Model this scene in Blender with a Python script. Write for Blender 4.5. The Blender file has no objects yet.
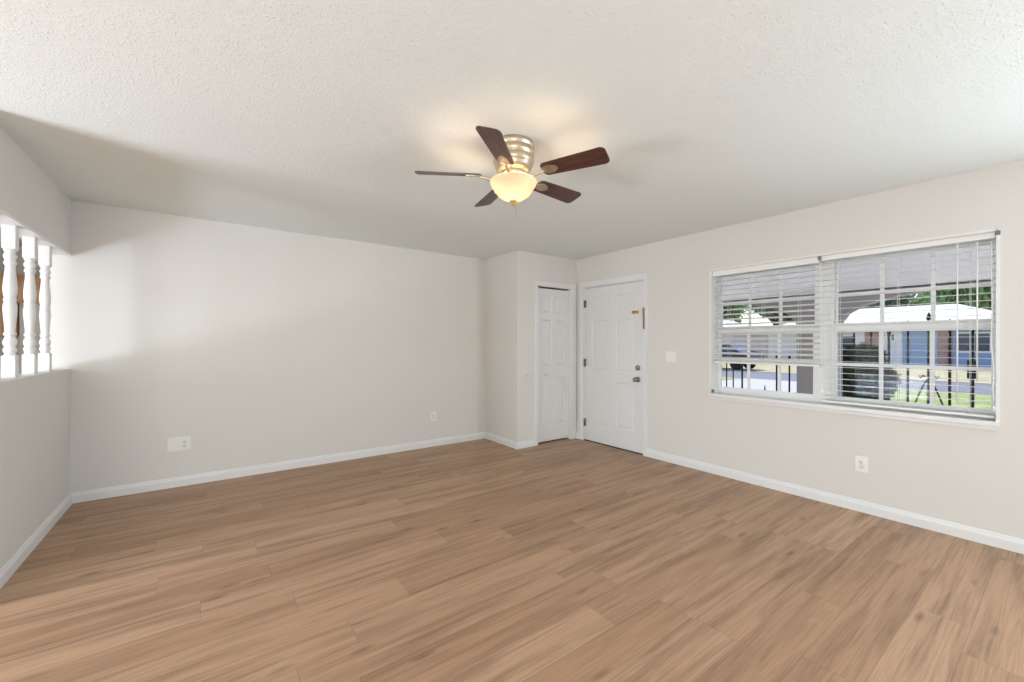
import bpy, bmesh, math, random
from mathutils import Vector, Matrix
random.seed(7)
R = math.radians
sc = bpy.context.scene
COL = sc.collection

# ------------------------------------------------------------------ measures (metres)
H = 2.44                      # ceiling height
YA, XB = 4.795, 4.078         # back wall face (y), right wall face (x)
XC, YC = 3.063, 4.074         # closet: side face (x), front face (y)
XL = -0.891                   # room face of the left half wall
YE = 3.12                     # free end of the left half wall
XF, YR, YK = -3.9, -3.2, 7.5  # outer left wall, rear wall, kitchen wall

# ------------------------------------------------------------------ camera
cam_d = bpy.data.cameras.new('camera'); cam = bpy.data.objects.new('camera', cam_d); COL.objects.link(cam)
cam_d.sensor_fit = 'HORIZONTAL'; cam_d.sensor_width = 36.0; cam_d.lens = 415.2/1024*36
cam_d.shift_y = 2.24/1024; cam_d.clip_start = 0.02; cam_d.clip_end = 400
TH = 0.6324
cam.matrix_world = Matrix.Translation((0, 0, 1.2966)) @ Matrix.Rotation(-TH, 4, 'Z') @ Matrix.Rotation(R(90), 4, 'X') @ Matrix.Rotation(0.0019, 4, 'Z')
sc.camera = cam

# ------------------------------------------------------------------ sky, sun, daylight at the doors, added fill, exposure
vs = sc.view_settings
vs.view_transform = 'Standard'; vs.look = 'None'; vs.gamma = 1.0; vs.use_curve_mapping = False
vs.exposure = 0.09
w = bpy.data.worlds.new('sky'); sc.world = w; w.use_nodes = True
nt = w.node_tree; nt.nodes.clear()
sky = nt.nodes.new('ShaderNodeTexSky'); sky.sky_type = 'NISHITA'; sky.sun_disc = False
sky.sun_elevation = R(58); sky.sun_rotation = R(60)
bg = nt.nodes.new('ShaderNodeBackground'); bg.inputs['Strength'].default_value = 0.30
wo = nt.nodes.new('ShaderNodeOutputWorld')
nt.links.new(sky.outputs[0], bg.inputs[0]); nt.links.new(bg.outputs[0], wo.inputs[0])
sun_d = bpy.data.lights.new('sun', 'SUN'); sun = bpy.data.objects.new('sun', sun_d); COL.objects.link(sun)
sun_d.energy = 3.3; sun_d.angle = R(0.6); sun_d.color = (1, .95, .88)
sun.rotation_euler = Vector((-0.5, -0.3, -0.8)).to_track_quat('-Z', 'Y').to_euler()
sun.location = (12, 10, 20)

def area(name, loc, direction, sx, sy, power, color=(1, 1, 1)):
    d = bpy.data.lights.new(name, 'AREA'); d.shape = 'RECTANGLE'; d.size = sx; d.size_y = sy
    d.energy = power; d.color = color
    o = bpy.data.objects.new(name, d); COL.objects.link(o)
    o.location = loc; o.rotation_euler = Vector(direction).to_track_quat('-Z', 'Y').to_euler()
    return o
# daylight through the doors behind and left of the camera, plus one added fill; the sunlit paving outside throws it in low and upwards
area('daylight_patio_door', (XF - .02, 2.45, .33), (1, .02, .55), 1.3, .55, 98, (.83, .97, 1.14))
area('daylight_patio_door_upper', (XF - .02, 2.35, 1.2), (1, -.35, -.5), 1.5, 1.5, 70, (.97, .98, .98))
area('fill_right_rear', (XB + .10, -1.90, 1.30), (-1, .34, .68), 1.8, 1.3, 146, (.84, .99, 1.13))  # added fill behind the camera, brightens the half wall
area('daylight_rear_door', (-2.3, YR - .02, 1.0), (-.02, 1, .40), 2.2, 1.8, 104, (.98, 1.0, .98))

# ------------------------------------------------------------------ materials
def new_mat(name):
    m = bpy.data.materials.new(name); m.use_nodes = True
    n = m.node_tree; b = n.nodes['Principled BSDF']
    return m, n, b
def N(nt, t, **kw):
    n = nt.nodes.new(t)
    for k, v in kw.items(): setattr(n, k, v)
    return n
def srgb(r, g, b):
    f = lambda c: (c/255/12.92) if c/255 <= .04045 else ((c/255+.055)/1.055)**2.4
    return (f(r), f(g), f(b), 1)
def plain(name, col, rough=.5, metal=0, spec=.5, bump=None, vary=.04, scale=8.0):
    """Principled with a slight noise variation of the base colour and optional bump (scale, strength, distance)."""
    m, nt, b = new_mat(name)
    b.inputs['Roughness'].default_value = rough; b.inputs['Metallic'].default_value = metal
    b.inputs['Specular IOR Level'].default_value = spec
    tc = N(nt, 'ShaderNodeTexCoord')
    no = N(nt, 'ShaderNodeTexNoise'); no.inputs['Scale'].default_value = scale; no.inputs['Detail'].default_value = 3
    nt.links.new(tc.outputs['Object'], no.inputs['Vector'])
    mx = N(nt, 'ShaderNodeMix', data_type='RGBA')
    nt.links.new(no.outputs['Fac'], mx.inputs['Factor'])
    mx.inputs['A'].default_value = tuple(c*(1-vary) for c in col[:3])+(1,)
    mx.inputs['B'].default_value = tuple(min(1, c*(1+vary)) for c in col[:3])+(1,)
    nt.links.new(mx.outputs['Result'], b.inputs['Base Color'])
    if bump:
        n2 = N(nt, 'ShaderNodeTexNoise'); n2.inputs['Scale'].default_value = bump[0]; n2.inputs['Detail'].default_value = 4
        nt.links.new(tc.outputs['Object'], n2.inputs['Vector'])
        bp = N(nt, 'ShaderNodeBump'); bp.inputs['Strength'].default_value = bump[1]; bp.inputs['Distance'].default_value = bump[2]
        nt.links.new(n2.outputs['Fac'], bp.inputs['Height']); nt.links.new(bp.outputs['Normal'], b.inputs['Normal'])
    return m

M = {}
M['wall'] = plain('wall_paint', srgb(221, 217, 211), .75, vary=.012, scale=3, bump=(220, .08, .002))
M['white'] = plain('white_trim_paint', srgb(229, 228, 226), .38, vary=.01)
M['door'] = plain('white_door_paint', srgb(226, 225, 223), .42, vary=.01)
M['plate'] = plain('white_plate_plastic', srgb(235, 234, 230), .3, vary=.01)
M['slat'] = plain('white_blind_vinyl', srgb(238, 237, 233), .4, vary=.01)
M['cord'] = plain('white_cord', srgb(236, 235, 230), .7, vary=.02)
M['dark'] = plain('dark_slot', srgb(40, 38, 36), .6)
M['grey'] = plain('grey_slot', srgb(120, 118, 114), .5)
M['nickel'] = plain('satin_nickel', srgb(150, 143, 134), .32, 1, vary=.03)
M['brass'] = plain('antique_brass', srgb(190, 160, 96), .35, 1, vary=.05)
M['fan_metal'] = plain('brushed_champagne_nickel', srgb(214, 200, 176), .36, 1, vary=.05, scale=30)
M['iron'] = plain('black_wrought_iron', srgb(30, 29, 32), .5, .3)
M['stucco'] = plain('porch_stucco', srgb(160, 154, 155), .9, vary=.05, bump=(60, .3, .01))
M['porch_white'] = plain('porch_ceiling_paint', srgb(236, 234, 236), .8, vary=.02)
M['concrete'] = plain('concrete', srgb(196, 188, 186), .9, vary=.07, scale=2)
M['bounce_slab'] = plain('pale_bounce_concrete', srgb(226, 220, 214), .9, vary=.05, scale=2)
M['asphalt'] = plain('asphalt', srgb(128, 126, 136), .9, vary=.08, scale=1.5)
M['blue_wall'] = plain('blue_house_paint', srgb(142, 162, 194), .8, vary=.04, scale=1)
M['pale_wall'] = plain('pale_house_paint', srgb(214, 208, 216), .8, vary=.03, scale=1)
M['roof'] = plain('white_house_roof', srgb(236, 234, 238), .7, vary=.03, scale=2)
M['brick'] = plain('red_house_brick', srgb(164, 128, 122), .85, vary=.15, scale=9)
M['bark'] = plain('tree_bark', srgb(88, 76, 66), .9, vary=.2, scale=10)
M['tyre'] = plain('tyre_rubber', srgb(30, 30, 32), .8)
M['car'] = plain('dark_car_paint', srgb(62, 68, 92), .25, .2)
M['glass_dark'] = plain('dark_window_glass', srgb(58, 66, 88), .12, 0, .8)
M['mailbox'] = plain('dark_grey_metal', srgb(62, 62, 68), .5, .4)

def leaf_mat(name, a, b_, tr=.3):
    m, nt, b = new_mat(name)
    oi = N(nt, 'ShaderNodeTexCoord'); no = N(nt, 'ShaderNodeTexNoise'); no.inputs['Scale'].default_value = 3.0; no.inputs['Detail'].default_value = 5
    nt.links.new(oi.outputs['Object'], no.inputs['Vector'])
    cr = N(nt, 'ShaderNodeValToRGB'); cr.color_ramp.elements[0].position = .35; cr.color_ramp.elements[1].position = .65
    cr.color_ramp.elements[0].color = a; cr.color_ramp.elements[1].color = b_
    nt.links.new(no.outputs['Fac'], cr.inputs[0]); nt.links.new(cr.outputs[0], b.inputs['Base Color'])
    b.inputs['Roughness'].default_value = .9; b.inputs['Specular IOR Level'].default_value = .05
    t = N(nt, 'ShaderNodeBsdfTranslucent'); nt.links.new(cr.outputs[0], t.inputs['Color'])
    mx = N(nt, 'ShaderNodeMixShader'); mx.inputs[0].default_value = tr
    out = nt.nodes['Material Output']
    nt.links.new(b.outputs[0], mx.inputs[1]); nt.links.new(t.outputs[0], mx.inputs[2]); nt.links.new(mx.outputs[0], out.inputs[0])
    return m
M['leaf'] = leaf_mat('tree_leaf', srgb(112, 128, 106), srgb(168, 180, 152))
M['leaf_bright'] = leaf_mat('bright_tree_leaf', srgb(124, 158, 100), srgb(178, 200, 146))
M['leaf_dark'] = leaf_mat('hedge_leaf', srgb(40, 46, 44), srgb(78, 90, 66), .12)
M['grass'] = leaf_mat('lawn_grass', srgb(140, 156, 92), srgb(190, 190, 138), 0)
M['dry_grass'] = leaf_mat('dry_lawn_grass', srgb(178, 168, 132), srgb(206, 194, 164), 0)

def ceiling_mat():
    m, nt, b = new_mat('textured_ceiling')
    b.inputs['Base Color'].default_value = srgb(232, 235, 231); b.inputs['Roughness'].default_value = .85
    b.inputs['Specular IOR Level'].default_value = .2
    tc = N(nt, 'ShaderNodeTexCoord')
    n1 = N(nt, 'ShaderNodeTexNoise'); n1.inputs['Scale'].default_value = 95; n1.inputs['Detail'].default_value = 2; n1.inputs['Roughness'].default_value = .55
    nt.links.new(tc.outputs['Object'], n1.inputs['Vector'])
    cr = N(nt, 'ShaderNodeValToRGB'); cr.color_ramp.elements[0].position = .54; cr.color_ramp.elements[1].position = .70
    nt.links.new(n1.outputs['Fac'], cr.inputs[0])
    bp = N(nt, 'ShaderNodeBump'); bp.inputs['Strength'].default_value = .45; bp.inputs['Distance'].default_value = .004
    nt.links.new(cr.outputs[0], bp.inputs['Height']); nt.links.new(bp.outputs[0], b.inputs['Normal'])
    return m
M['ceiling'] = ceiling_mat()

def math_(nt, op, a, b=None, c=None):
    n = N(nt, 'ShaderNodeMath', operation=op)
    for i, v in enumerate((a, b, c)):
        if v is None: continue
        if isinstance(v, (int, float)): n.inputs[i].default_value = v
        else: nt.links.new(v, n.inputs[i])
    return n.outputs[0]
FLOOR_A, FLOOR_B, FLOOR_D, FLOOR_L = srgb(175, 137, 107), srgb(192, 155, 125), srgb(112, 84, 63), srgb(208, 177, 148)
def floor_mat():
    m, nt, b = new_mat('oak_laminate_planks')
    L = nt.links
    tc = N(nt, 'ShaderNodeTexCoord'); sp = N(nt, 'ShaderNodeSeparateXYZ'); L.new(tc.outputs['Object'], sp.inputs[0])
    PW, PL = .1935, 1.30
    ys = math_(nt, 'DIVIDE', math_(nt, 'ADD', sp.outputs['Y'], .0975 + 3*PW), PW)
    row = math_(nt, 'FLOOR', ys); fy = math_(nt, 'FRACT', ys)
    wn = N(nt, 'ShaderNodeTexWhiteNoise', noise_dimensions='1D'); L.new(row, wn.inputs['W'])
    xs = math_(nt, 'ADD', math_(nt, 'DIVIDE', sp.outputs['X'], PL), math_(nt, 'MULTIPLY', wn.outputs['Value'], 7.0))
    colm = math_(nt, 'FLOOR', xs); fx = math_(nt, 'FRACT', xs)
    cb = N(nt, 'ShaderNodeCombineXYZ'); L.new(row, cb.inputs[0]); L.new(colm, cb.inputs[1])
    w2 = N(nt, 'ShaderNodeTexWhiteNoise', noise_dimensions='3D'); L.new(cb.outputs[0], w2.inputs['Vector'])
    rnd = w2.outputs['Value']
    # grain coordinates: stretched along the plank, shifted per plank
    gx = math_(nt, 'ADD', math_(nt, 'MULTIPLY', sp.outputs['X'], 1.0), math_(nt, 'MULTIPLY', rnd, 37.0))
    gy = math_(nt, 'ADD', sp.outputs['Y'], math_(nt, 'MULTIPLY', rnd, 11.0))
    def vec(sx, sy):
        c = N(nt, 'ShaderNodeCombineXYZ'); L.new(math_(nt, 'MULTIPLY', gx, sx), c.inputs[0]); L.new(math_(nt, 'MULTIPLY', gy, sy), c.inputs[1]); return c.outputs[0]
    def noise(v, s, d, r=.55, dist=0):
        n = N(nt, 'ShaderNodeTexNoise'); n.inputs['Scale'].default_value = s; n.inputs['Detail'].default_value = d
        n.inputs['Roughness'].default_value = r; n.inputs['Distortion'].default_value = dist; L.new(v, n.inputs['Vector']); return n.outputs['Fac']
    def ramp(f, p0, p1, c0=(0, 0, 0, 1), c1=(1, 1, 1, 1)):
        r = N(nt, 'ShaderNodeValToRGB'); r.color_ramp.elements[0].position = p0; r.color_ramp.elements[1].position = p1
        r.color_ramp.elements[0].color = c0; r.color_ramp.elements[1].color = c1; L.new(f, r.inputs[0]); return r.outputs[0]
    def mix(f, a, bb, mode='MIX'):
        x = N(nt, 'ShaderNodeMix', data_type='RGBA', blend_type=mode)
        if isinstance(f, float): x.inputs['Factor'].default_value = f
        else: L.new(f, x.inputs['Factor'])
        for k, v in (('A', a), ('B', bb)):
            if isinstance(v, tuple): x.inputs[k].default_value = v
            else: L.new(v, x.inputs[k])
        return x.outputs['Result']
    broad = noise(vec(.9, 13), 1.0, 5, .62, .4)         # light / dark figure running along the plank
    fine = noise(vec(2.6, 120), 1.0, 5, .65)               # pores
    swirl = noise(vec(.55, 4.2), 1.0, 2, .5)
    rings = math_(nt, 'SINE', math_(nt, 'MULTIPLY_ADD', swirl, 80.0, math_(nt, 'MULTIPLY', gy, 90.0)))   # cathedral figure
    rmask = ramp(noise(vec(.7, 5.0), 1.0, 2), .50, .66)
    streak = noise(vec(.75, 34), 1.0, 3, .55, .3)       # dark streaks
    base = mix(rnd, FLOOR_A, FLOOR_B)
    c1 = mix(math_(nt, 'MULTIPLY', ramp(broad, .46, .72), .72), base, FLOOR_D)
    c1 = mix(math_(nt, 'MULTIPLY', ramp(streak, .58, .72), .55), c1, FLOOR_D)
    c2 = mix(math_(nt, 'MULTIPLY', ramp(fine, .48, .66), .34), c1, FLOOR_D)
    c3 = mix(math_(nt, 'MULTIPLY', math_(nt, 'MULTIPLY', ramp(rings, .3, 1.0), rmask), .16), c2, FLOOR_L)
    vo = N(nt, 'ShaderNodeTexVoronoi'); vo.inputs['Scale'].default_value = 1.0; L.new(vec(2.0, 7.0), vo.inputs['Vector'])
    knot = ramp(vo.outputs['Distance'], .03, .15, (1, 1, 1, 1), (0, 0, 0, 1))
    c4 = mix(math_(nt, 'MULTIPLY', knot, .62), c3, srgb(92, 70, 54))
    # joints
    ey = math_(nt, 'MINIMUM', fy, math_(nt, 'SUBTRACT', 1.0, fy)); ex = math_(nt, 'MINIMUM', fx, math_(nt, 'SUBTRACT', 1.0, fx))
    jy = math_(nt, 'LESS_THAN', ey, .0075); jx = math_(nt, 'LESS_THAN', ex, .0010)
    j = math_(nt, 'MAXIMUM', jy, jx)
    c5 = mix(math_(nt, 'MULTIPLY', j, .38), c4, srgb(74, 58, 46))
    L.new(c5, b.inputs['Base Color'])
    rg = math_(nt, 'MULTIPLY_ADD', fine, .18, .36); L.new(rg, b.inputs['Roughness'])
    b.inputs['Specular IOR Level'].default_value = .4
    bp = N(nt, 'ShaderNodeBump'); bp.inputs['Strength'].default_value = .25; bp.inputs['Distance'].default_value = .002
    L.new(math_(nt, 'SUBTRACT', math_(nt, 'MULTIPLY', fine, .3), j), bp.inputs['Height']); L.new(bp.outputs[0], b.inputs['Normal'])
    return m
M['floor'] = floor_mat()

def wood_mat(name, a, c, sx, sy, sz, rough=.4):
    m, nt, b = new_mat(name)
    tc = N(nt, 'ShaderNodeTexCoord'); mp = N(nt, 'ShaderNodeMapping'); mp.inputs['Scale'].default_value = (sx, sy, sz)
    nt.links.new(tc.outputs['Object'], mp.inputs[0])
    no = N(nt, 'ShaderNodeTexNoise'); no.inputs['Scale'].default_value = 4; no.inputs['Detail'].default_value = 5; no.inputs['Distortion'].default_value = .6
    nt.links.new(mp.outputs[0], no.inputs['Vector'])
    cr = N(nt, 'ShaderNodeValToRGB'); cr.color_ramp.elements[0].position = .35; cr.color_ramp.elements[1].position = .68
    cr.color_ramp.elements[0].color = a; cr.color_ramp.elements[1].color = c
    nt.links.new(no.outputs['Fac'], cr.inputs[0]); nt.links.new(cr.outputs[0], b.inputs['Base Color'])
    b.inputs['Roughness'].default_value = rough
    return m
M['blade'] = wood_mat('dark_walnut_blade', srgb(62, 38, 32), srgb(98, 62, 52), 1, 14, 1, .35)
M['cabinet'] = wood_mat('oak_cabinet', srgb(192, 146, 106), srgb(216, 174, 132), 12, 12, 1.2, .4)

def glass_mat():
    m, nt, b = new_mat('clear_window_glass'); nt.nodes.remove(b)
    t = N(nt, 'ShaderNodeBsdfTransparent'); t.inputs['Color'].default_value = (.95, .96, .96, 1)
    g = N(nt, 'ShaderNodeBsdfGlossy'); g.inputs['Roughness'].default_value = .02
    mx = N(nt, 'ShaderNodeMixShader'); mx.inputs[0].default_value = .003
    nt.links.new(t.outputs[0], mx.inputs[1]); nt.links.new(g.outputs[0], mx.inputs[2])
    nt.links.new(mx.outputs[0], nt.nodes['Material Output'].inputs[0]); return m
M['glass'] = glass_mat()
def bowl_mat():
    m, nt, b = new_mat('lit_frosted_glass_bowl')
    b.inputs['Base Color'].default_value = srgb(226, 208, 182); b.inputs['Roughness'].default_value = .35
    tr = N(nt, 'ShaderNodeBsdfTranslucent'); tr.inputs['Color'].default_value = srgb(184, 176, 166)
    mx = N(nt, 'ShaderNodeMixShader'); mx.inputs[0].default_value = .55
    nt.links.new(b.outputs[0], mx.inputs[1]); nt.links.new(tr.outputs[0], mx.inputs[2])
    nt.links.new(mx.outputs[0], nt.nodes['Material Output'].inputs[0]); return m
M['bowl'] = bowl_mat()

# ------------------------------------------------------------------ mesh helpers
def box(bm, x0, x1, y0, y1, z0, z1, bev=0.0, seg=1, mat=None):
    vs_ = [bm.verts.new((x, y, z)) for x in (x0, x1) for y in (y0, y1) for z in (z0, z1)]
    fs = [bm.faces.new([vs_[i] for i in q]) for q in ((0, 1, 3, 2), (4, 6, 7, 5), (0, 4, 5, 1), (2, 3, 7, 6), (0, 2, 6, 4), (1, 5, 7, 3))]
    if bev: 
        es = list({e for f in fs for e in f.edges})
        bmesh.ops.bevel(bm, geom=es, offset=bev, segments=seg, affect='EDGES', profile=.5)
    if mat is not None:
        bmesh.ops.transform(bm, matrix=mat, verts=vs_)
def lathe(bm, prof, c=(0, 0, 0), n=32, axis='Z', cap=True):
    """prof: list of (radius, height); revolved about axis through c."""
    rings = []
    for r, z in prof:
        ring = []
        for i in range(n):
            a = 2*math.pi*i/n; p = (r*math.cos(a), r*math.sin(a), z)
            if axis == 'X': p = (p[2], p[0], p[1])
            if axis == 'Y': p = (p[1], p[2], p[0])
            ring.append(bm.verts.new((p[0]+c[0], p[1]+c[1], p[2]+c[2])))
        rings.append(ring)
    for a, b in zip(rings, rings[1:]):
        for i in range(n):
            f = bm.faces.new((a[i], a[(i+1) % n], b[(i+1) % n], b[i])); f.smooth = True
    if cap:
        bm.faces.new(rings[0][::-1]); bm.faces.new(rings[-1])
def tube(bm, pts, r, n=8, cap=True):
    pts = [Vector(p) for p in pts]; rs = r if isinstance(r, (list, tuple)) else [r]*len(pts)
    rings = []; up = None
    for i, p in enumerate(pts):
        t = (pts[min(i+1, len(pts)-1)]-pts[max(i-1, 0)]).normalized()
        if up is None:
            up = Vector((0, 0, 1)) if abs(t.z) < .9 else Vector((1, 0, 0))
        u = (up-t*up.dot(t)).normalized(); v = t.cross(u); up = u
        rings.append([bm.verts.new(p+(u*math.cos(2*math.pi*k/n)+v*math.sin(2*math.pi*k/n))*rs[i]) for k in range(n)])
    for a, b in zip(rings, rings[1:]):
        for k in range(n):
            f = bm.faces.new((a[k], a[(k+1) % n], b[(k+1) % n], b[k])); f.smooth = True
    if cap: bm.faces.new(rings[0][::-1]); bm.faces.new(rings[-1])
def prism(bm, poly, fn, d0, d1):
    """poly of 2-D points, extruded: fn(a, b, d) -> 3-D point."""
    A = [bm.verts.new(fn(a, b, d0)) for a, b in poly]; B = [bm.verts.new(fn(a, b, d1)) for a, b in poly]
    n = len(poly)
    for i in range(n): bm.faces.new((A[i], A[(i+1) % n], B[(i+1) % n], B[i]))
    bm.faces.new(A[::-1]); bm.faces.new(B)
def obj(name, bm, mat, parent=None, kind=None, label=None, cat=None, group=None):
    bmesh.ops.recalc_face_normals(bm, faces=bm.faces[:])
    me = bpy.data.meshes.new(name); bm.to_mesh(me); bm.free()
    me.materials.append(mat)
    o = bpy.data.objects.new(name, me); COL.objects.link(o)
    if parent is not None: o.parent = parent
    tag(o, label, cat, group, kind); return o
def tag(o, label=None, cat=None, group=None, kind=None):
    if label: o['label'] = label
    if cat: o['category'] = cat
    if group: o['group'] = group
    if kind: o['kind'] = kind
    return o
def thing(name, label, cat, loc=(0, 0, 0), rz=0, group=None, kind=None):
    o = bpy.data.objects.new(name, None); COL.objects.link(o); o.empty_display_size = .1
    o.location = loc; o.rotation_euler = (0, 0, rz); return tag(o, label, cat, group, kind)
def copy_tree(o, parent=None):
    c = o.copy(); COL.objects.link(c)
    if parent is not None: c.parent = parent
    for ch in list(o.children): copy_tree(ch, c)
    return c
def struct(name, bm, mat, parent=None, label=None, cat=None):
    return obj(name, bm, mat, parent, 'structure' if parent is None else None, label, cat)
def boxes(*args):
    bm = bmesh.new()
    for a in args: box(bm, *a)
    return bm

# ------------------------------------------------------------------ setting
struct('floor', boxes((XF, XB+.2, YR, YK, -.12, 0)), M['floor'], label='brown oak plank floor of the living room', cat='floor')
struct('ceiling', boxes((XF-.2, XB+.2, YR-.2, YK+.2, H, H+.12)), M['ceiling'], label='white textured ceiling over the living room', cat='ceiling')
# right wall (block wall with front door and double window)
DY0, DY1, DZ = 2.975, 3.925, 2.045
WY0, WY1, WZ0, WZ1 = .309, 2.187, .775, 2.03
x0, x1 = XB, XB+.2
struct('wall_right', boxes((x0, x1, DY1, YA+.3, 0, H), (x0, x1, DY0, DY1, DZ, H), (x0, x1, WY1, DY0, 0, H),
       (x0, x1, WY0, WY1, 0, WZ0), (x0, x1, WY0, WY1, WZ1, H), (x0, x1, -1.0, WY0, 0, H),
       (x0, x1, -2.8, -1.0, 0, .65), (x0, x1, -2.8, -1.0, 1.95, H), (x0, x1, YR, -2.8, 0, H)), M['wall'],
       label='warm grey wall with front door and double window', cat='wall')
struct('wall_back', boxes((XL-.12, XB, YA, YA+.12, 0, H)), M['wall'], label='long warm grey wall with two low outlets', cat='wall')
struct('wall_closet_side', boxes((XC, XC+.1, YC, YA, 0, H)), M['wall'], label='narrow grey side wall of the corner closet', cat='wall')
CX0, CX1, CZ = 3.385, 3.972, 2.035
struct('wall_closet_front', boxes((XC+.1, CX0, YC, YC+.1, 0, H), (CX1, XB, YC, YC+.1, 0, H), (CX0, CX1, YC, YC+.1, CZ, H)), M['wall'],
       label='grey closet front wall around the narrow closet door', cat='wall')
# left half wall, header above it, end stub
HB, HT = 2.0065, 1.0832
bm = boxes((XL-.12, XL, YE+.12, YA, 0, HT), (XL-.12, XL, YE+.12, YA, HB, H), (XL-.12, XL, YE, YE+.12, 0, H))
struct('wall_left', bm, M['wall'], label='grey half wall and header with white spindles between', cat='wall')
bm = boxes((XL-.121, XL+.004, YE+.12, YA, HB-.016, HB))
struct('trim_1', bm, M['white'], label='white board under the header above the spindles', cat='trim')
# outer walls out of frame (daylight openings in two of them) and kitchen wall
struct('wall_rear', boxes((XF, -3.4, YR-.15, YR, 0, H), (-1.2, XB, YR-.15, YR, 0, H), (-3.4, -1.2, YR-.15, YR, 2.05, H)), M['wall'], label='grey rear wall with glass door opening', cat='wall')
struct('wall_far_left', boxes((XF-.15, XF, YR, 1.55, 0, H), (XF-.15, XF, 3.15, YK, 0, H), (XF-.15, XF, 1.55, 3.15, 2.05, H)), M['wall'], label='grey outer wall of the dining side', cat='wall')
struct('wall_kitchen', boxes((XF, XL-.12, YK, YK+.12, 0, H), (-1.765, XL-.12, 7.27, YK, 0, 1.752)), M['wall'], label='pale kitchen wall behind the oak cabinets', cat='wall')
struct('wall_light_block', boxes((XF, -2.66, 4.9, 5.02, 0, H)), M['wall'], label='unseen grey wall added to shade the kitchen wall', cat='wall')  # added out of view to block patio door light from the kitchen wall
struct('wall_kitchen_side', boxes((XL-.12, XL, YA+.12, YK, 0, H)), M['wall'], label='grey kitchen side wall behind the back wall', cat='wall')

# baseboards: ogee profile
PROF = [(0, 0), (.015, 0), (.015, .058), (.012, .066), (.009, .074), (.008, .082), (.004, .088), (0, .088)]
def baseboard(name, fn, d0, d1, label, m0=0, m1=0):
    """fn(a, b, d): a out of the wall, b up, d along; m0 / m1 = mitre direction at each end."""
    bm = bmesh.new()
    A = [bm.verts.new(fn(a, b, d0+m0*a)) for a, b in PROF]; B = [bm.verts.new(fn(a, b, d1+m1*a)) for a, b in PROF]; n = len(PROF)
    for i in range(n): bm.faces.new((A[i], A[(i+1) % n], B[(i+1) % n], B[i]))
    bm.faces.new(A[::-1]); bm.faces.new(B)
    struct(name, bm, M['white'], label=label, cat='baseboard')
baseboard('baseboard_back', lambda a, b, d: (d, YA-a, b), XL, XC, 'white baseboard along the long grey wall', 1, -1)
baseboard('baseboard_closet_side', lambda a, b, d: (XC-a, d, b), YC, YA, 'white baseboard on the closet side wall', -1, -1)
baseboard('baseboard_closet_front', lambda a, b, d: (d, YC-a, b), XC, 3.336, 'short white baseboard left of closet door', -1, 0)
baseboard('baseboard_right', lambda a, b, d: (XB-a, d, b), YR, 2.936, 'white baseboard below the double window')
baseboard('baseboard_corner', lambda a, b, d: (XB-a, d, b), 3.985, YC, 'tiny white baseboard between closet and front door')
baseboard('baseboard_left', lambda a, b, d: (XL+a, d, b), YE, YA, 'white baseboard along the half wall', 0, -1)

# ------------------------------------------------------------------ doors
def panel_door(bm, W, Hh, T, cols, rows, fn, dp=1.0):
    """Six-panel leaf; local a across, b up, d out of the face (0 at face, -T at back)."""
    xs = sorted({0, W, *[v for c in cols for v in c]}); zs = sorted({0, Hh, *[v for r in rows for v in r]})
    V = {(i, j): bm.verts.new((x, z, 0)) for i, x in enumerate(xs) for j, z in enumerate(zs)}
    pan = []
    for i in range(len(xs)-1):
        for j in range(len(zs)-1):
            f = bm.faces.new((V[i, j], V[i+1, j], V[i+1, j+1], V[i, j+1]))
            if (xs[i], xs[i+1]) in cols and (zs[j], zs[j+1]) in rows: pan.append(f)
    for f in pan:
        bmesh.ops.inset_region(bm, faces=[f], thickness=.012, depth=-.009*dp)
        bmesh.ops.inset_region(bm, faces=[f], thickness=.010, depth=0)
        bmesh.ops.inset_region(bm, faces=[f], thickness=.022, depth=.006*dp)
    # sides and back
    b0 = [bm.verts.new(p) for p in ((0, 0, -T), (W, 0, -T), (W, Hh, -T), (0, Hh, -T))]
    bm.faces.new(b0[::-1])
    n, m_ = len(xs)-1, len(zs)-1
    bm.faces.new([V[i, 0] for i in range(n+1)][::-1]+[b0[0], b0[1]]); bm.faces.new([V[i, m_] for i in range(n+1)]+[b0[2], b0[3]])
    bm.faces.new([V[0, j] for j in range(m_+1)]+[b0[3], b0[0]]); bm.faces.new([V[n, j] for j in range(m_+1)][::-1]+[b0[1], b0[2]])
    for v in bm.verts: v.co = fn(*v.co)
def casing(bm, fn, a0, a1, top, wl, wr, wt, T=.018):
    """Flat casing with a bead: legs and head as mitred strips; fn(a, b, d)."""
    def strip(p):
        prism(bm, p, fn, 0, T)
    strip([(a0-wl, 0), (a0, 0), (a0, top), (a0-wl, top+wt)])
    strip([(a1, 0), (a1+wr, 0), (a1+wr, top+wt), (a1, top)])
    strip([(a0, top), (a1, top), (a1+wr, top+wt), (a0-wl, top+wt)])

# front door, in the right wall. local a runs along -y (left edge 3.925 -> right edge 2.975)
d1 = thing('door_1', 'white six panel front door with nickel hardware', 'door', (XB, DY1, 0), 0, kind='structure')
f1 = lambda a, b, d: Vector((-d, -a, b))
W = DY1-DY0; LW = .922; lo = .012
bm = bmesh.new(); cols = [(.125, .395), (.527, .797)]; rows = [(.24, .80), (.93, 1.58), (1.69, 1.90)]
panel_door(bm, LW, 2.018, .04, cols, rows, lambda a, b, d: f1(a+lo, b+.012, d-.012), .6); obj('door_leaf', bm, M['door'], d1)
bm = bmesh.new(); casing(bm, f1, 0, W, DZ, .062, .045, .062); obj('casing', bm, M['white'], d1)
bm = boxes((0, .2, -W, -W+.010, 0, DZ), (0, .2, -.010, 0, 0, DZ), (0, .2, -W+.010, -.010, DZ-.012, DZ), (.054, .075, -W+.010, -W+.03, 0, DZ-.012), (.054, .075, -.03, -.010, 0, DZ-.012), (.054, .075, -W+.03, -.03, DZ-.03, DZ-.012))
obj('door_jamb', bm, M['white'], d1)
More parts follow.
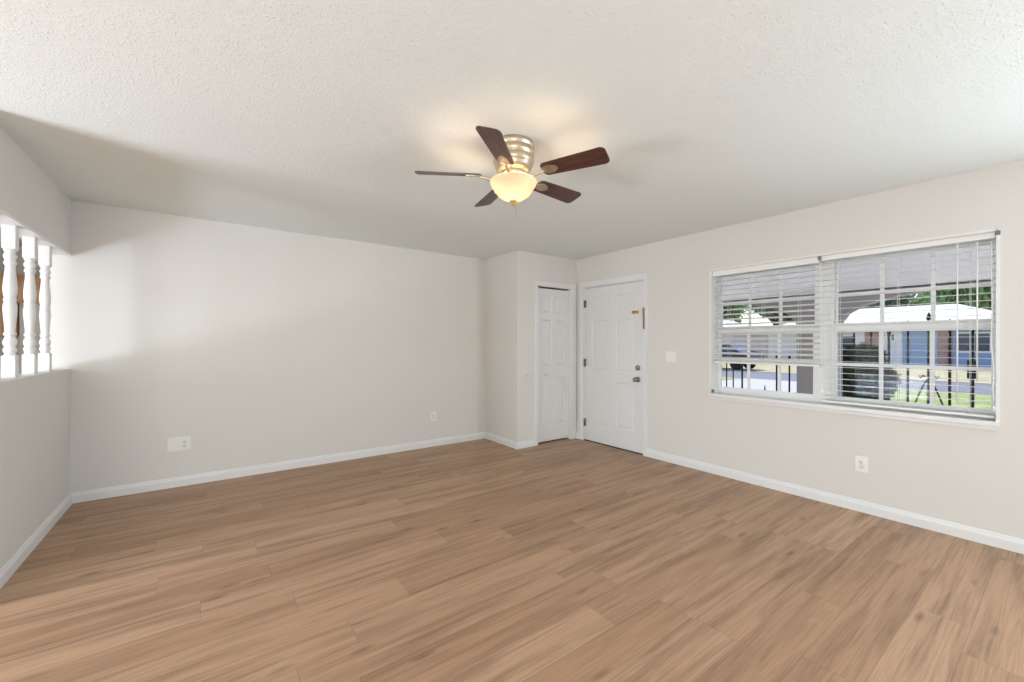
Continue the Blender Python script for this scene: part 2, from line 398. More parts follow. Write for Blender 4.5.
obj('threshold', boxes((.0, .2, -W, 0, 0, .010)), M['mailbox'], d1, label='dark threshold')
for z in (1.824, 1.039, .242):
    bm = bmesh.new(); lathe(bm, [(.007, -.05), (.007, .05)], (-.008, -.008, z), 10); box(bm, -.002, .002, -.032, -.004, z-.05, z+.05)
    obj('hinge', bm, M['nickel'], d1, label='satin nickel hinge')
ky = -(DY1-3.068)
bm = bmesh.new(); lathe(bm, [(.033, 0), (.033, .006), (.028, .012), (.013, .016), (.012, .034), (.022, .040), (.029, .052), (.029, .062), (.022, .072), (.008, .076)], (0, 0, 0), 24, 'X')
for v in bm.verts: v.co = Vector((.012-v.co.x, ky+v.co.y, .872+v.co.z))
obj('door_knob', bm, M['nickel'], d1, label='round nickel door knob')
bm = bmesh.new(); lathe(bm, [(.032, 0), (.032, .008), (.026, .018), (.010, .020)], (0, 0, 0), 24, 'X'); box(bm, .018, .036, -.006, .006, -.017, .017, .003, 2)
for v in bm.verts: v.co = Vector((.012-v.co.x, ky+.002+v.co.y, 1.009+v.co.z))
obj('deadbolt', bm, M['nickel'], d1, label='nickel deadbolt thumbturn')
py = -(DY1-3.107)
bm = bmesh.new()
box(bm, -.001, .012, py-.046, py+.046, 1.650, 1.684, .003, 2)
lathe(bm, [(.014, .000), (.014, -.007), (.009, -.010), (.004, -.010)], (0, py+.024, 1.667), 20, 'X')
obj('brass_viewer_plate', bm, M['brass'], d1, label='small brass plate at eye height')
cy_ = -(DY1-2.966)
bm = bmesh.new(); box(bm, -.028, -.018, cy_-.012, cy_+.010, 1.464, 1.713, .002, 1); box(bm, -.036, -.026, cy_-.008, cy_+.010, 1.63, 1.70, .003, 1)
obj('security_bar', bm, M['nickel'], d1, label='slim metal guard on the door casing')

# closet door
d2 = thing('door_2', 'narrow white six panel closet door with round white knob', 'door', (CX0, YC, 0), 0, kind='structure')
f2 = lambda a, b, d: Vector((a, -d, b))
W = CX1-CX0; LW = W-.014
bm = bmesh.new(); cols = [(.085, .252), (LW-.252, LW-.085)]; rows = [(.22, .82), (.98, 1.58), (1.68, 1.90)]
panel_door(bm, LW, 1.985, .035, cols, rows, lambda a, b, d: f2(a+.006, b+.022, d-.022), 1.5); obj('door_leaf', bm, M['door'], d2)
bm = bmesh.new(); casing(bm, f2, 0, W, CZ, .052, .090, .055); obj('casing', bm, M['white'], d2)
obj('door_jamb', boxes((0, .004, 0, .1, 0, CZ), (W-.005, W, 0, .1, 0, CZ), (.004, W-.005, 0, .1, CZ-.006, CZ)), M['white'], d2)
bm = bmesh.new(); lathe(bm, [(.012, 0), (.010, .014), (.019, .022), (.021, .030), (.015, .038), (.005, .040)], (0, 0, 0), 20, 'Y')
for v in bm.verts: v.co = Vector((3.548-CX0+v.co.x, .022-v.co.y, .886+v.co.z))
obj('door_knob', bm, M['white'], d2, label='round white closet knob')
# closet inside: dark box behind the leaf
obj('closet_back', boxes((-.2, W+.08, .55, .56, 0, H-.01)), M['wall'], d2)

# ------------------------------------------------------------------ window pair in the right wall
FX = XB+.125     # room face of the frames
MULL = (1.222, 1.318)
Z0, Z1 = .80, 2.02
def window(name, ya, yb, label):
    """Single hung sash window between y = ya..yb (frame outside)."""
    t = thing(name, label, 'window', (0, 0, 0), kind='structure')
    fw = .020
    bm = boxes((FX, FX+.06, ya, ya+fw, Z0, Z1), (FX, FX+.06, yb-fw, yb, Z0, Z1), (FX, FX+.06, ya+fw, yb-fw, Z1-.03, Z1), (FX, FX+.06, ya+fw, yb-fw, Z0, Z0+.02))
    obj('window_frame', bm, M['white'], t)
    a, b = ya+fw+.0005, yb-fw-.0005; mid = 1.433
    def sash(nm, xf, z0, z1, rb, rt, st):
        bm = boxes((xf, xf+.025, a, a+st, z0, z1), (xf, xf+.025, b-st, b, z0, z1), (xf, xf+.025, a+st, b-st, z0, z0+rb), (xf, xf+.025, a+st, b-st, z1-rt, z1))
        s = obj(nm, bm, M['white'], t)
        g0, g1, h0, h1 = a+st, b-st, z0+rb, z1-rt
        bm = bmesh.new()
        for k in (1, 2):
            y = g0+(g1-g0)*k/3; box(bm, xf+.004, xf+.020, y-.012, y+.012, h0, h1)
        z = (h0+h1)/2; box(bm, xf+.005, xf+.019, g0, g1, z-.013, z+.013)
        obj('glazing_bars', bm, M['white'], s)
        obj('glass', boxes((xf+.010, xf+.014, g0, g1, h0, h1)), M['glass'], s)
    sash('upper_sash', FX+.034, mid-.035, Z1-.0305, .04, .025, .012)
    sash('lower_sash', FX+.006, Z0+.0205, mid+.035, .04, .072, .014)
    bm = bmesh.new(); box(bm, FX-.008, FX+.006, (a+b)/2-.03, (a+b)/2+.03, mid+.018, mid+.034, .003, 2); obj('sash_lock', bm, M['white'], t)
    return t
window('window_1', MULL[1], WY1, 'left sash window with partly raised blind')
window('window_2', WY0, MULL[0], 'right sash window with blind let down fully')
struct('trim_2', boxes((FX-.004, FX+.06, MULL[0]+.0005, MULL[1]-.0005, Z0, Z1)), M['white'], label='white mullion between the two sash windows', cat='trim')
# reveal lining
bm = boxes((XB-.004, FX+.06, WY1-.008, WY1+.012, Z0-.02, WZ1+.010), (XB-.004, FX+.06, WY0-.012, WY0+.004, Z0-.02, WZ1+.010), (XB-.004, FX+.06, WY0, WY1, WZ1-.008, WZ1+.010))
struct('trim_3', bm, M['white'], label='thin white lining around the double window', cat='trim')
# sill
bm = bmesh.new(); box(bm, XB-.028, FX+.01, WY0-.012, WY1+.012, .768, .800, .005, 2); box(bm, XB-.012, XB-.0, WY0-.008, WY1+.008, .745, .768)
struct('window_sill', bm, M['white'], label='long white sill under the double window', cat='sill')

# ------------------------------------------------------------------ blinds
def blind(label, ya, yb, z_bot, tilt, head, cords, lift, wand):
    t = thing('window_blind', label, 'blind', (XB+.055, (ya+yb)/2, WZ1-.008), 0, group='white slatted blinds in the double window')
    o = t.location.copy(); L = lambda x, y, z: (x-o.x, y-o.y, z-o.z)
    def bx(bm, x0, x1, y0, y1, z0, z1, *k): box(bm, x0-o.x, x1-o.x, y0-o.y, y1-o.y, z0-o.z, z1-o.z, *k)
    xc = XB+.060; top = WZ1-.008
    bm = bmesh.new(); bx(bm, xc-.028, xc+.028, ya, yb, top-.036, top, .003, 1); obj('head_rail', bm, M['slat'], t)
    bm = bmesh.new(); bx(bm, xc-.042, xc-.032, ya-.002, yb+.002, top-head, top, .002, 1); obj('valance', bm, M['slat'], t)
    bm = bmesh.new(); z = top-.057; n = 0
    while z > z_bot+.03:
        m = Matrix.Translation(L(xc, (ya+yb)/2, z)) @ Matrix.Rotation(tilt, 4, 'Y')
        box(bm, -.025, .025, (ya-yb)/2+.003, (yb-ya)/2-.003, -.0009, .0009, mat=m); z -= .0477; n += 1
    obj('slats', bm, M['slat'], t)
    bm = bmesh.new(); bx(bm, xc-.025, xc+.025, ya+.003, yb-.003, z_bot, z_bot+.016, .004, 2); obj('bottom_rail', bm, M['slat'], t)
    for y in cords:
        bm = bmesh.new()
        for dx in (-.027, .027): tube(bm, [L(xc+dx, y, top-.03), L(xc+dx, y, z_bot+.01)], .0013, 6)
        obj('ladder_cord', bm, M['cord'], t)
    for pts in lift:
        bm = bmesh.new(); tube(bm, [L(*p) for p in pts], .0030, 6); p = pts[-1]
        lathe(bm, [(.003, .03), (.007, .022), (.008, .002), (.004, 0)], L(p[0], p[1], p[2]-.03), 10)
        obj('lift_cord', bm, M['cord'], t)
    for y, zb in wand:
        bm = bmesh.new(); tube(bm, [L(xc-.048, y, top-.05), L(xc-.048, y, zb)], .0042, 8); obj('tilt_wand', bm, M['slat'], t)
    return t
blind('left white slat blind raised partway above the sill', 1.278, 2.174, 1.105, R(-20), .052, (2.03, 1.72, 1.43),
      [[(XB+.008, 1.262, 1.96), (XB+.006, 1.258, 1.5), (XB+.004, 1.252, 1.0), (XB-.004, 1.247, .93)]], [])
blind('right white slat blind let down to the sill', .318, 1.264, .815, R(0), .040, (1.15, .79, .43),
      [[(XB+.008, .335, 1.96), (XB+.004, .330, 1.5), (XB+.0, .334, 1.3), (XB-.004, .322, 1.15), (XB-.004, .326, 1.0), (XB-.006, .322, .90)]],
      [(.485, .90), (.395, 1.05)])
# small metal brackets at the corners of the recess
for y, z, lb in ((1.268, 2.006, 'small dark bracket at the top between the two blinds'), (.306, 2.010, 'small dark bracket at top right corner of right blind'), (2.165, .822, 'small dark bracket on the sill below the left blind')):
    bm = bmesh.new(); box(bm, XB-.006, XB+.016, y-.011, y+.011, z-.016, z+.016, .003, 1); box(bm, XB-.010, XB-.005, y-.004, y+.004, z-.005, z+.005)
    obj('blind_bracket', bm, M['grey'], None, label=lb, cat='bracket', group='blind brackets on the window')

# ------------------------------------------------------------------ outlets and switches
def rect_plate(bm, w, h): box(bm, -w/2, w/2, -.006, 0, -h/2, h/2, .0025, 2)
def duplex(parent, cx):
    for s in (1, -1):
        bm = bmesh.new(); lathe(bm, [(.0175, -.009), (.0165, -.0105), (.004, -.0105)], (cx, 0, s*.0195), 20, 'Y')
        for v in bm.verts: v.co.z = s*.0195+max(-.0135, min(.0135, v.co.z-s*.0195))
        so = obj('socket', bm, M['plate'], parent)
        bm = boxes((cx-.0075, cx-.0050, -.0112, -.0100, s*.0195-.002, s*.0195+.007), (cx+.0050, cx+.0075, -.0112, -.0100, s*.0195-.001, s*.0195+.007))
        lathe(bm, [(.003, -.0112), (.003, -.0100)], (cx, 0, s*.0195-.0075), 10, 'Y')
        obj('slots', bm, M['dark'], so, label='dark slots')
def outlet(label, loc, rz, extra=False):
    t = thing('wall_outlet', label, 'outlet', loc, rz, group='wall outlets above the baseboards')
    bm = bmesh.new()
    if extra:
        rect_plate(bm, .166, .125); obj('cover_plate', bm, M['plate'], t); duplex(t, .041)
        bm = bmesh.new(); lathe(bm, [(.0065, -.006), (.0065, -.013), (.0045, -.013), (.0045, -.018), (.001, -.018)], (-.041, 0, .0), 14, 'Y'); obj('coaxial_jack', bm, M['plate'], t)
        for x, z, y in ((-.041, .042, 0), (-.041, -.042, 0), (.041, 0, -.0045)):
            bm = bmesh.new(); lathe(bm, [(.0032, -.006), (.003, -.0072), (.001, -.0072)], (x, y, z), 10, 'Y')
            obj('screw', bm, M['grey'], t)
    else:
        rect_plate(bm, .078, .122); obj('cover_plate', bm, M['plate'], t); duplex(t, 0)
        bm = bmesh.new(); lathe(bm, [(.0032, -.006), (.003, -.0072), (.001, -.0072)], (0, 0, 0), 10, 'Y'); obj('screw', bm, M['grey'], t)
    return t
outlet('wide white cable and outlet plate low on long wall near half wall', (-.207, YA, .384), 0, True)
outlet('small white outlet low on long wall near the closet', (2.287, YA, .374), 0)
outlet('white outlet low on right wall below the window', (XB, .990, .369), R(-90))
t = thing('light_switch', 'white double rocker switch between front door and window', 'switch', (XB, 2.625, 1.153), R(-90))
bm = bmesh.new(); rect_plate(bm, .122, .116); obj('cover_plate', bm, M['plate'], t)
for cx in (-.024, .024):
    bm = bmesh.new(); box(bm, cx-.0165, cx+.0165, -.0085, -.005, -.033, .033, .001, 1)
    for v in bm.verts:
        if v.co.y < -.007 and v.co.z > 0: v.co.y -= .0025
    obj('rocker', bm, M['plate'], t)
bm = bmesh.new(); lathe(bm, [(.055, 0), (.055, .004), (.050, .009), (.030, .011), (.026, .007), (.006, .006)], (0, 0, 0), 32, 'Y')
for v in bm.verts: v.co = Vector((3.218+v.co.x, YC-v.co.y, .853+v.co.z))
obj('wall_bumper', bm, M['wall'], None, label='round grey painted door bumper on wall left of closet door', cat='bumper')

# ------------------------------------------------------------------ turned spindles on the half wall
def spindle_bm():
    bm = bmesh.new(); h = HB-.016-HT; s = .0285
    box(bm, -s, s, -s, s, 0, .135, .002, 1); box(bm, -s, s, -s, s, h-.140, h, .002, 1)
    P = [(.0275, .150), (.022, .156), (.020, .162), (.027, .172), (.028, .184), (.022, .192), (.020, .198), (.027, .208), (.0285, .222), (.025, .236), (.019, .246), (.019, .254), (.026, .260), (.026, .268), (.0195, .274),
         (.0205, .30), (.0235, .335), (.0275, .375), (.0285, .405), (.0265, .425), (.022, .436), (.0265, .442), (.0265, .450), (.022, .456), (.0255, .470), (.0285, .490), (.0285, .515), (.026, .545), (.0225, .58), (.0195, .610),
         (.019, .630), (.025, .636), (.026, .646), (.020, .654), (.020, .660), (.027, .672), (.027, .684), (.020, .694), (.020, .700), (.0265, .708), (.0275, .716)]
    top = h-.140; z_0 = .135; sc_ = (top-z_0)/(.716-.150)
    lathe(bm, [(r*.9+.0035, z_0+(z-.150)*sc_) for r, z in P], (0, 0, 0), 24)
    return bm
lab = ['white turned spindle on half wall, farthest from the long wall', 'white turned spindle on half wall, second in from the frame edge',
       'white turned spindle on half wall, next to the last one before the long wall', 'white turned spindle on half wall, closest to the long wall']
lab = {0: 'white turned spindle on half wall, beyond the frame edge', 1: 'white turned spindle on half wall, leftmost of the three', 2: 'white turned spindle on half wall, middle of the three', 3: 'white turned spindle on half wall nearest the long grey wall'}
sp0 = None
for i, y in enumerate((3.43, 3.759, 4.098, 4.419)):
    if sp0 is None:
        sp0 = obj('spindle', spindle_bm(), M['white']); o = sp0
    else:
        o = sp0.copy(); COL.objects.link(o)
    o.location = (XL-.058, y, HT); tag(o, lab[i], 'spindle', 'turned spindles on the half wall')

# ------------------------------------------------------------------ kitchen cabinets seen between the spindles
def cabinet(label, xa, xb, yf, z0, z1, doors):
    t = thing('wall_cabinet', label, 'cabinet', ((xa+xb)/2, YK, z0), 0, group='oak wall cabinets in the kitchen')
    o = t.location.copy()
    def B(bm, x0, x1, y0, y1, za, zb, *k): box(bm, x0-o.x, x1-o.x, y0-o.y, y1-o.y, za-o.z, zb-o.z, *k)
    bm = bmesh.new(); B(bm, xa, xb, yf+.02, YK, z0, z1); obj('body', bm, M['cabinet'], t)
    bm = bmesh.new(); prism(bm, [(0, 0), (.03, .0), (.045, .035), (.045, .045), (0, .045)], lambda a, b, d: (d-o.x, yf+.02-a-o.y, z1-.01+b-o.z), xa, xb+.02); obj('crown_molding', bm, M['cabinet'], t)
    for k in range(doors):
        a = xa+(xb-xa)*k/doors+.012; b = xa+(xb-xa)*(k+1)/doors-.012
        bm = bmesh.new(); panel_door(bm, b-a, z1-z0-.06, .018, [(.055, b-a-.055)], [(.055, z1-z0-.115)], lambda p, q, d: Vector((a+p-o.x, yf-d-o.y+0.0, z0+.02+q-o.z)))
        dr = obj('cabinet_door', bm, M['cabinet'], t)
        bm = bmesh.new(); lathe(bm, [(.006, 0), (.006, .012), (.014, .018), (.014, .026), (.005, .030)], (0, 0, 0), 12, 'Y')
        for v in bm.verts: v.co = Vector((b-.03-o.x+v.co.x, yf-v.co.y-o.y, z0+.06-o.z+v.co.z))
        obj('knob', bm, M['nickel'], dr)
cabinet('tall oak wall cabinet seen behind the leftmost spindle', -2.68, -1.775, 7.17, 1.375, 2.035, 2)
cabinet('short oak wall cabinet seen between the spindles', -1.77, -1.50, 7.20, 1.752, 2.035, 1)

# ------------------------------------------------------------------ ceiling fan
FC = Vector((1.412, 1.916, 0))
fan = thing('ceiling_fan', 'five blade ceiling fan with lit glass bowl light', 'ceiling fan', (FC.x, FC.y, H))
def fz(z): return z-H
bm = bmesh.new()
lathe(bm, [(.100, 0), (.116, -.004), (.118, -.030), (.112, -.034), (.112, -.040), (.117, -.044), (.117, -.074), (.111, -.078), (.111, -.084), (.116, -.088), (.115, -.118), (.108, -.124), (.106, -.136), (.098, -.156), (.080, -.168), (.02, -.168)], (0, 0, 0), 48)
obj('motor_housing', bm, M['fan_metal'], fan)
bm = bmesh.new(); lathe(bm, [(.07, -.166), (.074, -.172), (.074, -.188), (.056, -.192), (.052, -.205), (.052, -.222), (.062, -.226), (.062, -.232), (.02, -.234)], (0, 0, 0), 40)
obj('switch_housing', bm, M['fan_metal'], fan)
# bowl: open at the top, with thickness
bm = bmesh.new(); zb = fz(2.109)
out = [(.133, .114), (.135, .108), (.131, .096), (.122, .080), (.108, .058), (.092, .038), (.070, .020), (.044, .007), (.012, .001)]
lathe(bm, [(r, zb+z) for r, z in out]+[(.010, zb+.006)]+[(r-.005, zb+z+.004) for r, z in out[::-1][1:]], (0, 0, 0), 48, cap=False)
obj('light_bowl', bm, M['bowl'], fan, label='frosted glass bowl glowing warm')
bm = bmesh.new(); lathe(bm, [(.020, zb+.004), (.020, zb-.002), (.012, zb-.006), (.008, zb-.012), (.010, zb-.017), (.004, zb-.024)], (0, 0, 0), 20)
lathe(bm, [(.005, zb+.12), (.005, zb)], (0, 0, 0), 8)
obj('finial', bm, M['brass'], fan)
bm = bmesh.new(); tube(bm, [(.012, -.008, zb-.006), (.013, -.009, zb-.055)], .0014, 6); lathe(bm, [(.002, 0), (.004, -.006), (.004, -.018), (.001, -.022)], (.013, -.009, zb-.053), 8)
obj('pull_chain', bm, M['brass'], fan)
# blade: rounded plank, pitched
def blade_bm():
    bm = bmesh.new(); r0, r1 = .185, .552; w0, w1 = .050, .062
    pts = []
    def arc(cx, cy, r, a0, a1, n=6): return [(cx+r*math.cos(R(a0+(a1-a0)*k/n)), cy+r*math.sin(R(a0+(a1-a0)*k/n))) for k in range(n+1)]
    pts += arc(r1-.03, -w1+.03, .03, -90, -8); pts += arc(r1-.03, w1-.03, .03, 8, 90)
    pts += arc(r0+.025, w0-.025, .025, 90, 180); pts += arc(r0+.025, -w0+.025, .025, 180, 270)
    prism(bm, pts, lambda a, b, d: Vector((a, b, d)), -.003, .003)
    bmesh.ops.transform(bm, matrix=Matrix.Rotation(R(PITCH), 4, 'X'), verts=bm.verts); return bm
def iron_bm():
    bm = bmesh.new()
    tube(bm, [(.062, 0, -.004), (.095, 0, -.018), (.130, 0, -.022), (.165, 0, -.014), (.190, 0, -.008)], [.011, .009, .008, .008, .009], 10)
    pl = [(.228+.048*math.cos(2*math.pi*k/20), .030*math.sin(2*math.pi*k/20)) for k in range(20)]
    m = Matrix.Rotation(R(PITCH), 4, 'X')
    n0 = len(bm.verts); prism(bm, pl, lambda a, b, d: m @ Vector((a, b, d)), -.0085, -.0035)
    for x, y in ((.205, 0), (.245, .014), (.245, -.014)): 
        k = len(bm.verts); lathe(bm, [(.005, -.011), (.005, -.008)], (0, 0, 0), 8); bm.verts.ensure_lookup_table()
        for v in bm.verts[k:]: v.co = m @ (v.co+Vector((x, y, 0)))
    return bm
PITCH = -15.5
zbl = fz(2.252); b0 = None
for k in range(5):
    a = R(5.2+72*k)
    if b0 is None:
        b0 = obj('fan_blade', blade_bm(), M['blade'], fan); i0 = obj('blade_iron', iron_bm(), M['fan_metal'], fan); b, ir = b0, i0
    else:
        b = b0.copy(); COL.objects.link(b); ir = i0.copy(); COL.objects.link(ir)
    for o in (b, ir): o.location = (0, 0, zbl); o.rotation_euler = (0, 0, a)
# bulbs of the light kit, inside the open bowl
for k in range(2):
    a = R(40+180*k); bm = bmesh.new()
    lathe(bm, [(.011, .03), (.011, .005), (.016, -.004), (.020, -.018), (.016, -.032), (.005, -.038)], (.045*math.cos(a), .045*math.sin(a), fz(2.205)), 14)
    m, nt_, bb = new_mat('lit_bulb'); bb.inputs['Emission Color'].default_value = (1, .78, .5, 1); bb.inputs['Emission Strength'].default_value = 14
    obj('bulb', bm, m, fan)
pd = bpy.data.lights.new('fan_bulb_light', 'POINT'); pd.energy = 31; pd.color = (1, .76, .52); pd.shadow_soft_size = .045
po = bpy.data.objects.new('fan_bulb_light', pd); COL.objects.link(po); po.location = (FC.x, FC.y, 2.19)

# ------------------------------------------------------------------ porch
PX = 6.3; PZ = -.04; PC = 1.928
struct('porch_floor', boxes((XB+.2, PX+.25, -4.5, 9, PZ-.1, PZ)), M['bounce_slab'], label='pale porch floor outside the window', cat='porch')
bm = bmesh.new(); prism(bm, [(XB+.2, 2.27), (PX+.2, 1.915), (PX+.2, 2.03), (XB+.2, 2.39)], lambda a, b, d: (a, d, b), -4.5, 9)
struct('porch_ceiling', bm, M['porch_white'], label='pale sloping porch ceiling outside the window', cat='porch')
# outer porch wall: arches between pillars
def arch_wall():
    bm = bmesh.new(); T0, T1 = PX, PX+.2
    pillars = [(-1.35, -.92), (1.77, 2.21), (4.90, 5.34)]
    spans = [(-4.0, -1.35), (-.92, 1.77), (2.21, 4.90), (5.34, 8.5)]
    for a, b in pillars+[(-4.6, -4.0), (8.5, 9.0)]: box(bm, T0, T1, a, b, PZ, PC)
    for a, b in spans:
        zs, zt = 1.55, 1.915; n = 32; c, hw = (a+b)/2, (b-a)/2
        pts = []
        for k in range(n+1):
            s = -1+2*k/n; e = max(0, 1-s*s)**.5
            pts.append((c+s*hw, zs+(zt-zs)*e))
        for (ya, za), (yb, zb_) in zip(pts, pts[1:]):
            prism(bm, [(ya, za), (yb, zb_), (yb, PC), (ya, PC)], lambda p, q, d: (d, p, q), T0, T1)
    return bm
struct('wall_porch', arch_wall(), M['stucco'], label='grey stucco porch arcade of flat arches', cat='wall')
# porch rail: iron bars in each arch
def iron_fence(label, bars, rails, scroll=None, box_at=None):
    t = thing('iron_fence', label, 'fence', (PX+.1, bars[0][0], PZ), 0, group='wrought iron fences in the porch arches')
    o = t.location.copy(); L = lambda y, z: (0, y-o.y, z-o.z)
    for y, zt, r in bars:
        bm = bmesh.new(); tube(bm, [L(y, PZ), L(y, zt)], r, 8)
        lathe(bm, [(r, 0), (r*1.5, .012), (r*1.1, .025), (r*1.5, .045), (r*.8, .09), (.0015, .115)], (0, y-o.y, zt-o.z), 10); obj('bar', bm, M['iron'], t)
    for z in rails:
        ys = [b[0] for b in bars]; bm = bmesh.new(); box(bm, -.012, .012, min(ys)-.2-o.y, max(ys)+.08-o.y, z-.012-o.z, z+.012-o.z); obj('rail', bm, M['iron'], t)
    if scroll:
        y, z = scroll
        for s in (1, -1):
            pts = [(0, y+s*(.010+.13*k/10)-o.y, z-.02+(-.38*(k/10)**1.2)-o.z) for k in range(11)]
            bm = bmesh.new(); tube(bm, pts, .008, 6)
            sp = [(0, y+s*(.03+.045*k/8+.0)-o.y, z+.02*math.sin(k*.8)+.012*k/8-o.z) for k in range(9)]; tube(bm, sp, .007, 6)
            obj('scroll', bm, M['iron'], t)
    if box_at:
        y, z = box_at; bm = bmesh.new(); box(bm, -.03, .03, y-.030-o.y, y+.036-o.y, z-.10-o.z, z+.09-o.z, .004, 1); obj('lock_box', bm, M['iron'], t)
iron_fence('black iron fence with lock box in the arch behind right window',
    [(1.63, 1.33, .010), (1.468, 1.36, .010), (1.306, 1.38, .013), (1.143, 1.46, .012), (.974, 1.535, .015), (.814, 1.46, .012), (.651, 1.44, .015), (.488, 1.36, .012), (.325, 1.34, .012), (.162, 1.33, .012), (0, 1.33, .012)], (.06, 1.475), (.974, .93), (.651, 1.04))
iron_fence('black iron fence in the arch behind left window',
    [(2.331, 1.06, .011), (2.489, 1.06, .011), (2.64, .60, .007), (2.951, 1.02, .013), (3.081, 1.00, .009), (3.18, .98, .009), (3.28, .98, .009), (3.42, .98, .009)], (.06, ))

# ------------------------------------------------------------------ garden, street, houses, trees
GZ = -.16
def ground(name, x0, x1, y0, y1, z, mat, label, cat):
    struct(name, boxes((x0, x1, y0, y1, z-.1, z)), mat, label=label, cat=cat)
ground('lawn', PX+.25, 18.2, -30, 60, GZ, M['grass'], 'green front lawn between porch and street', 'lawn')
ground('street', 18.2, 23.2, -60, 90, GZ-.02, M['asphalt'], 'grey street beyond the lawn', 'street')
ground('far_lawn', 23.2, 90, -60, 120, GZ, M['dry_grass'], 'dry tan lawn across the street', 'lawn')
ground('bounce_slab', PX+.25, 11, -12, 20, GZ+.006, M['bounce_slab'], 'unseen pale slab added to bounce sun onto the porch ceiling', 'bounce_slab')  # added below the sill line to bounce sunlight up to the porch ceiling
ground('driveway', PX+.25, 18.2, 4.6, 8.2, GZ+.012, M['concrete'], 'pale driveway beyond the left window', 'driveway')
ground('sidewalk', 13.0, 15.8, 3.3, 60, GZ+.008, M['concrete'], 'pale sidewalk along the street', 'sidewalk')

def leaves(bm, c, rad, n, size, seed):
    rng = random.Random(seed)
    for _ in range(n):
        while True:
            p = Vector((rng.uniform(-1, 1), rng.uniform(-1, 1), rng.uniform(-1, 1)))
            if .35 < p.length < 1: break
        p = Vector((p.x*rad[0], p.y*rad[1], p.z*rad[2]))+Vector(c)
        u = Vector((rng.uniform(-1, 1), rng.uniform(-1, 1), rng.uniform(-1, 1))).normalized(); v = u.orthogonal().normalized()
        s = size*rng.uniform(.6, 1.3)
        q = [bm.verts.new(p+u*s), bm.verts.new(p+v*s*.5), bm.verts.new(p-u*s), bm.verts.new(p-v*s*.5)]
        bm.faces.new(q)
def tree(label, x, y, h, rad, mat, seed, n=2600, size=.34, group='trees beyond the street'):
    t = thing('tree', label, 'tree', (x, y, GZ), 0, group)
    rng = random.Random(seed)
    bm = bmesh.new(); tube(bm, [(0, 0, -.05), (.05, .04, h*.2), (-.04, .1, h*.42), (.1, 0, h*.7)], [rad*.075, rad*.06, rad*.045, rad*.02], 10)
    for k in range(5):
        a = rng.uniform(0, 6.28); tube(bm, [(0, .05, h*.34), (math.cos(a)*rad*.35, math.sin(a)*rad*.35, h*.52), (math.cos(a)*rad*.6, math.sin(a)*rad*.6, h*.68)], [rad*.03, rad*.02, rad*.01], 6)
    obj('trunk', bm, M['bark'], t)
    bm = bmesh.new()
    for k in range(9):
        a = rng.uniform(0, 6.28); r = rng.uniform(.15, .62)*rad
        leaves(bm, (math.cos(a)*r, math.sin(a)*r, h*rng.uniform(.42, .86)), (rad*.5, rad*.5, h*.17), n//9, size, seed*31+k)
    obj('crown', bm, mat, t)
# trees behind and beside the blue house
TREES = [(60, -4, 14, 5.2, 'leaf', 'tall grey green tree far behind right end of the blue house'), (60, 8, 14, 5.2, 'leaf', 'tall grey green tree behind the middle of the white roof'),
         (60, 20, 14, 5.2, 'leaf', 'tall grey green tree behind left end of the white roof'), (60, 32, 13, 5.2, 'leaf_bright', 'tall bright tree behind the neighbour house'),
         (60, 44, 13, 5.2, 'leaf', 'tall grey green tree at far left of the left window'), (50.5, 5, 8.6, 3.6, 'leaf_bright', 'bright green tree close behind right end of the blue house'),
         (52, 12.6, 9.5, 3.2, 'leaf', 'lower grey green tree close behind the middle of the blue house'), (52, 20.2, 9.5, 3.2, 'leaf', 'lower grey green tree between the two houses'),
         (52.5, 27.8, 9.5, 3.2, 'leaf', 'lower grey green tree close behind the neighbour house'),
         (53, 36, 10, 4.0, 'leaf_bright', 'lower bright tree right of the last tall tree in left window'), (29, 17.0, 6, 2.0, 'leaf_bright', 'small bright tree on the dry lawn between the two houses')]
for i, (x, y, h, rad, mt, lb) in enumerate(TREES): tree(lb, x, y, h, rad, M[mt], 11+i, n=4200, size=.42 if x > 40 else .2)
# hedge bush just outside the arch
t = thing('hedge_bush', 'dark clipped bush outside the right window', 'bush', (7.45, 1.93, GZ))
bm = bmesh.new(); tube(bm, [(0, 0, 0), (.03, .02, .4), (-.03, .05, .9)], [.04, .03, .015], 8); obj('stem', bm, M['bark'], t)
bm = bmesh.new()
for k in range(26):
    leaves(bm, (random.uniform(-.3, .3), random.uniform(-.34, .26), random.uniform(.18, 1.28)), (.20, .20, .20), 520, .044, 500+k)
obj('foliage', bm, M['leaf_dark'], t)

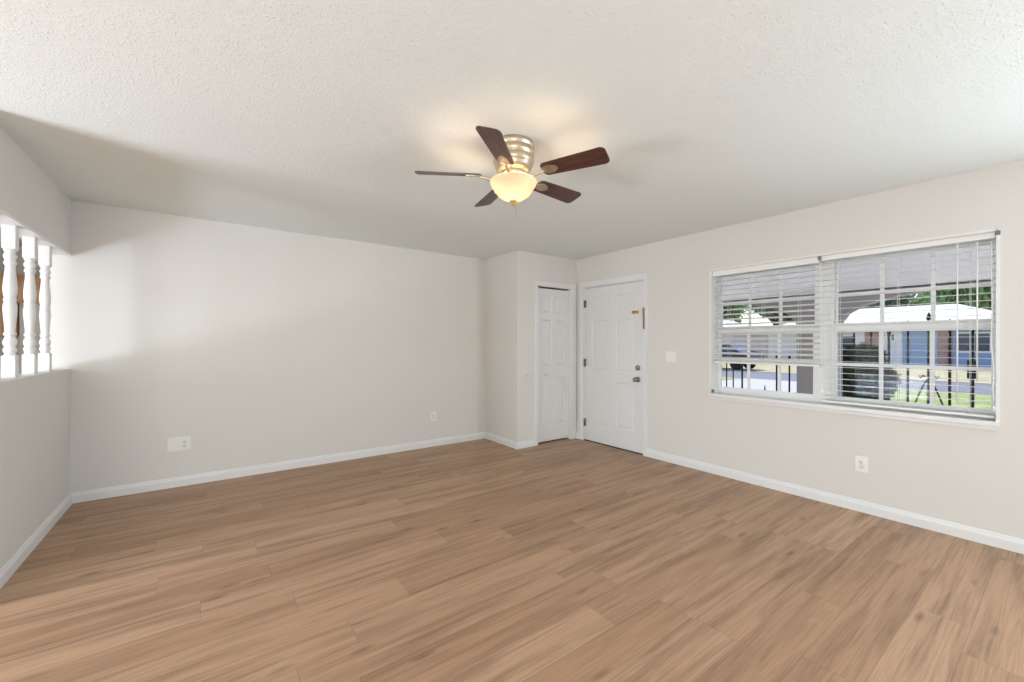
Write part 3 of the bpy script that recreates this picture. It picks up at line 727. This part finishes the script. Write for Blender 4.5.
def house(name, label, xf, y0, y1, depth, zw, zr, hip, segs, wins, group='houses across the street'):
    """xf: front wall plane; segs: (ya, yb, material, label); wins: (ya, yb, za, zb)."""
    t = thing(name, label, 'house', (xf, (y0+y1)/2, GZ), 0, group); o = t.location.copy()
    def B(bm, *a): box(bm, a[0]-o.x, a[1]-o.x, a[2]-o.y, a[3]-o.y, a[4]-o.z, a[5]-o.z)
    for ya, yb, mt in segs:
        bm = bmesh.new(); B(bm, xf, xf+.3, ya, yb, GZ, zw); obj('front_wall', bm, M[mt], t)
    bm = bmesh.new(); B(bm, xf+.3, xf+depth, y0, y1, GZ, zw); obj('body', bm, M['pale_wall'], t)
    ov = .6; a0, a1, b0_, b1 = xf-ov, xf+depth+ov, y0-ov, y1+ov; xm = (a0+a1)/2
    P = [(a0, b0_, zw), (a1, b0_, zw), (a1, b1, zw), (a0, b1, zw), (xm, b0_+hip, zr), (xm, b1-hip, zr)]
    bm = bmesh.new(); V = [bm.verts.new((p[0]-o.x, p[1]-o.y, p[2]-o.z)) for p in P]; W_ = [bm.verts.new((p[0]-o.x, p[1]-o.y, zw-.18-o.z)) for p in P[:4]]
    for q in ((0, 1, 4), (1, 2, 5, 4), (2, 3, 5), (3, 0, 4, 5)): bm.faces.new([V[i] for i in q])
    for i in range(4): bm.faces.new((V[i], V[(i+1) % 4], W_[(i+1) % 4], W_[i]))
    bm.faces.new(W_); obj('roof', bm, M['roof'], t)
    for ya, yb, za, zb_ in wins:
        bm = bmesh.new(); B(bm, xf-.06, xf+.02, ya, yb, za, zb_); w_ = obj('window', bm, M['white'], t)
        bm = bmesh.new(); m_ = (ya+yb)/2
        B(bm, xf-.07, xf-.055, ya+.09, m_-.05, za+.09, zb_-.09); B(bm, xf-.07, xf-.055, m_+.05, yb-.09, za+.09, zb_-.09); obj('pane', bm, M['glass_dark'], w_)
    return t
HX = 36
house('house', 'blue house with white roof across the street', HX, 1.2, 14.6, 9, 2.35, 4.0, 4.2,
      [(1.2, 4.45, 'blue_wall'), (4.45, 5.1, 'brick'), (5.1, 6.7, 'blue_wall'), (6.7, 7.7, 'pale_wall'), (7.7, 8.6, 'brick'), (8.6, 14.6, 'pale_wall')],
      [(2.9, 4.3, .78, 2.0), (7.0, 7.5, 1.45, 2.0), (9.0, 11.0, .9, 1.9)])
house('house', 'pale neighbour house behind the left window', 38, 18.5, 31, 9, 2.35, 4.0, 4.2, [(18.5, 25, 'pale_wall'), (25, 31, 'blue_wall')], [(20, 22, .8, 2.0), (27, 29, .8, 2.0)])
# parked car on the far side of the street
def car(label, x, y, rz):
    t = thing('car', label, 'car', (x, y, GZ), rz)
    prof = [(-2.2, .35), (-2.25, .75), (-2.1, .95), (-1.5, 1.0), (-.9, 1.45), (.6, 1.48), (1.25, 1.02), (2.1, .88), (2.25, .65), (2.2, .35)]
    bm = bmesh.new(); prism(bm, prof, lambda a, b, d: (a, d, b), -.85, .85); bmesh.ops.bevel(bm, geom=bm.edges[:], offset=.05, segments=2, affect='EDGES'); obj('body', bm, M['car'], t)
    bm = bmesh.new(); prism(bm, [(-1.35, 1.02), (-.85, 1.40), (.55, 1.42), (1.08, 1.04)], lambda a, b, d: (a, d, b), -.86, .86); obj('side_window', bm, M['glass_dark'], t)
    for sx in (-1.4, 1.4):
        for sy in (-.75, .75):
            bm = bmesh.new(); lathe(bm, [(.2, -.1), (.33, -.09), (.33, .09), (.2, .1)], (sx, sy, .33), 20, 'Y'); obj('wheel', bm, M['tyre'], t)
car('dark car parked across the street behind left window', 24.4, 12.6, R(90))
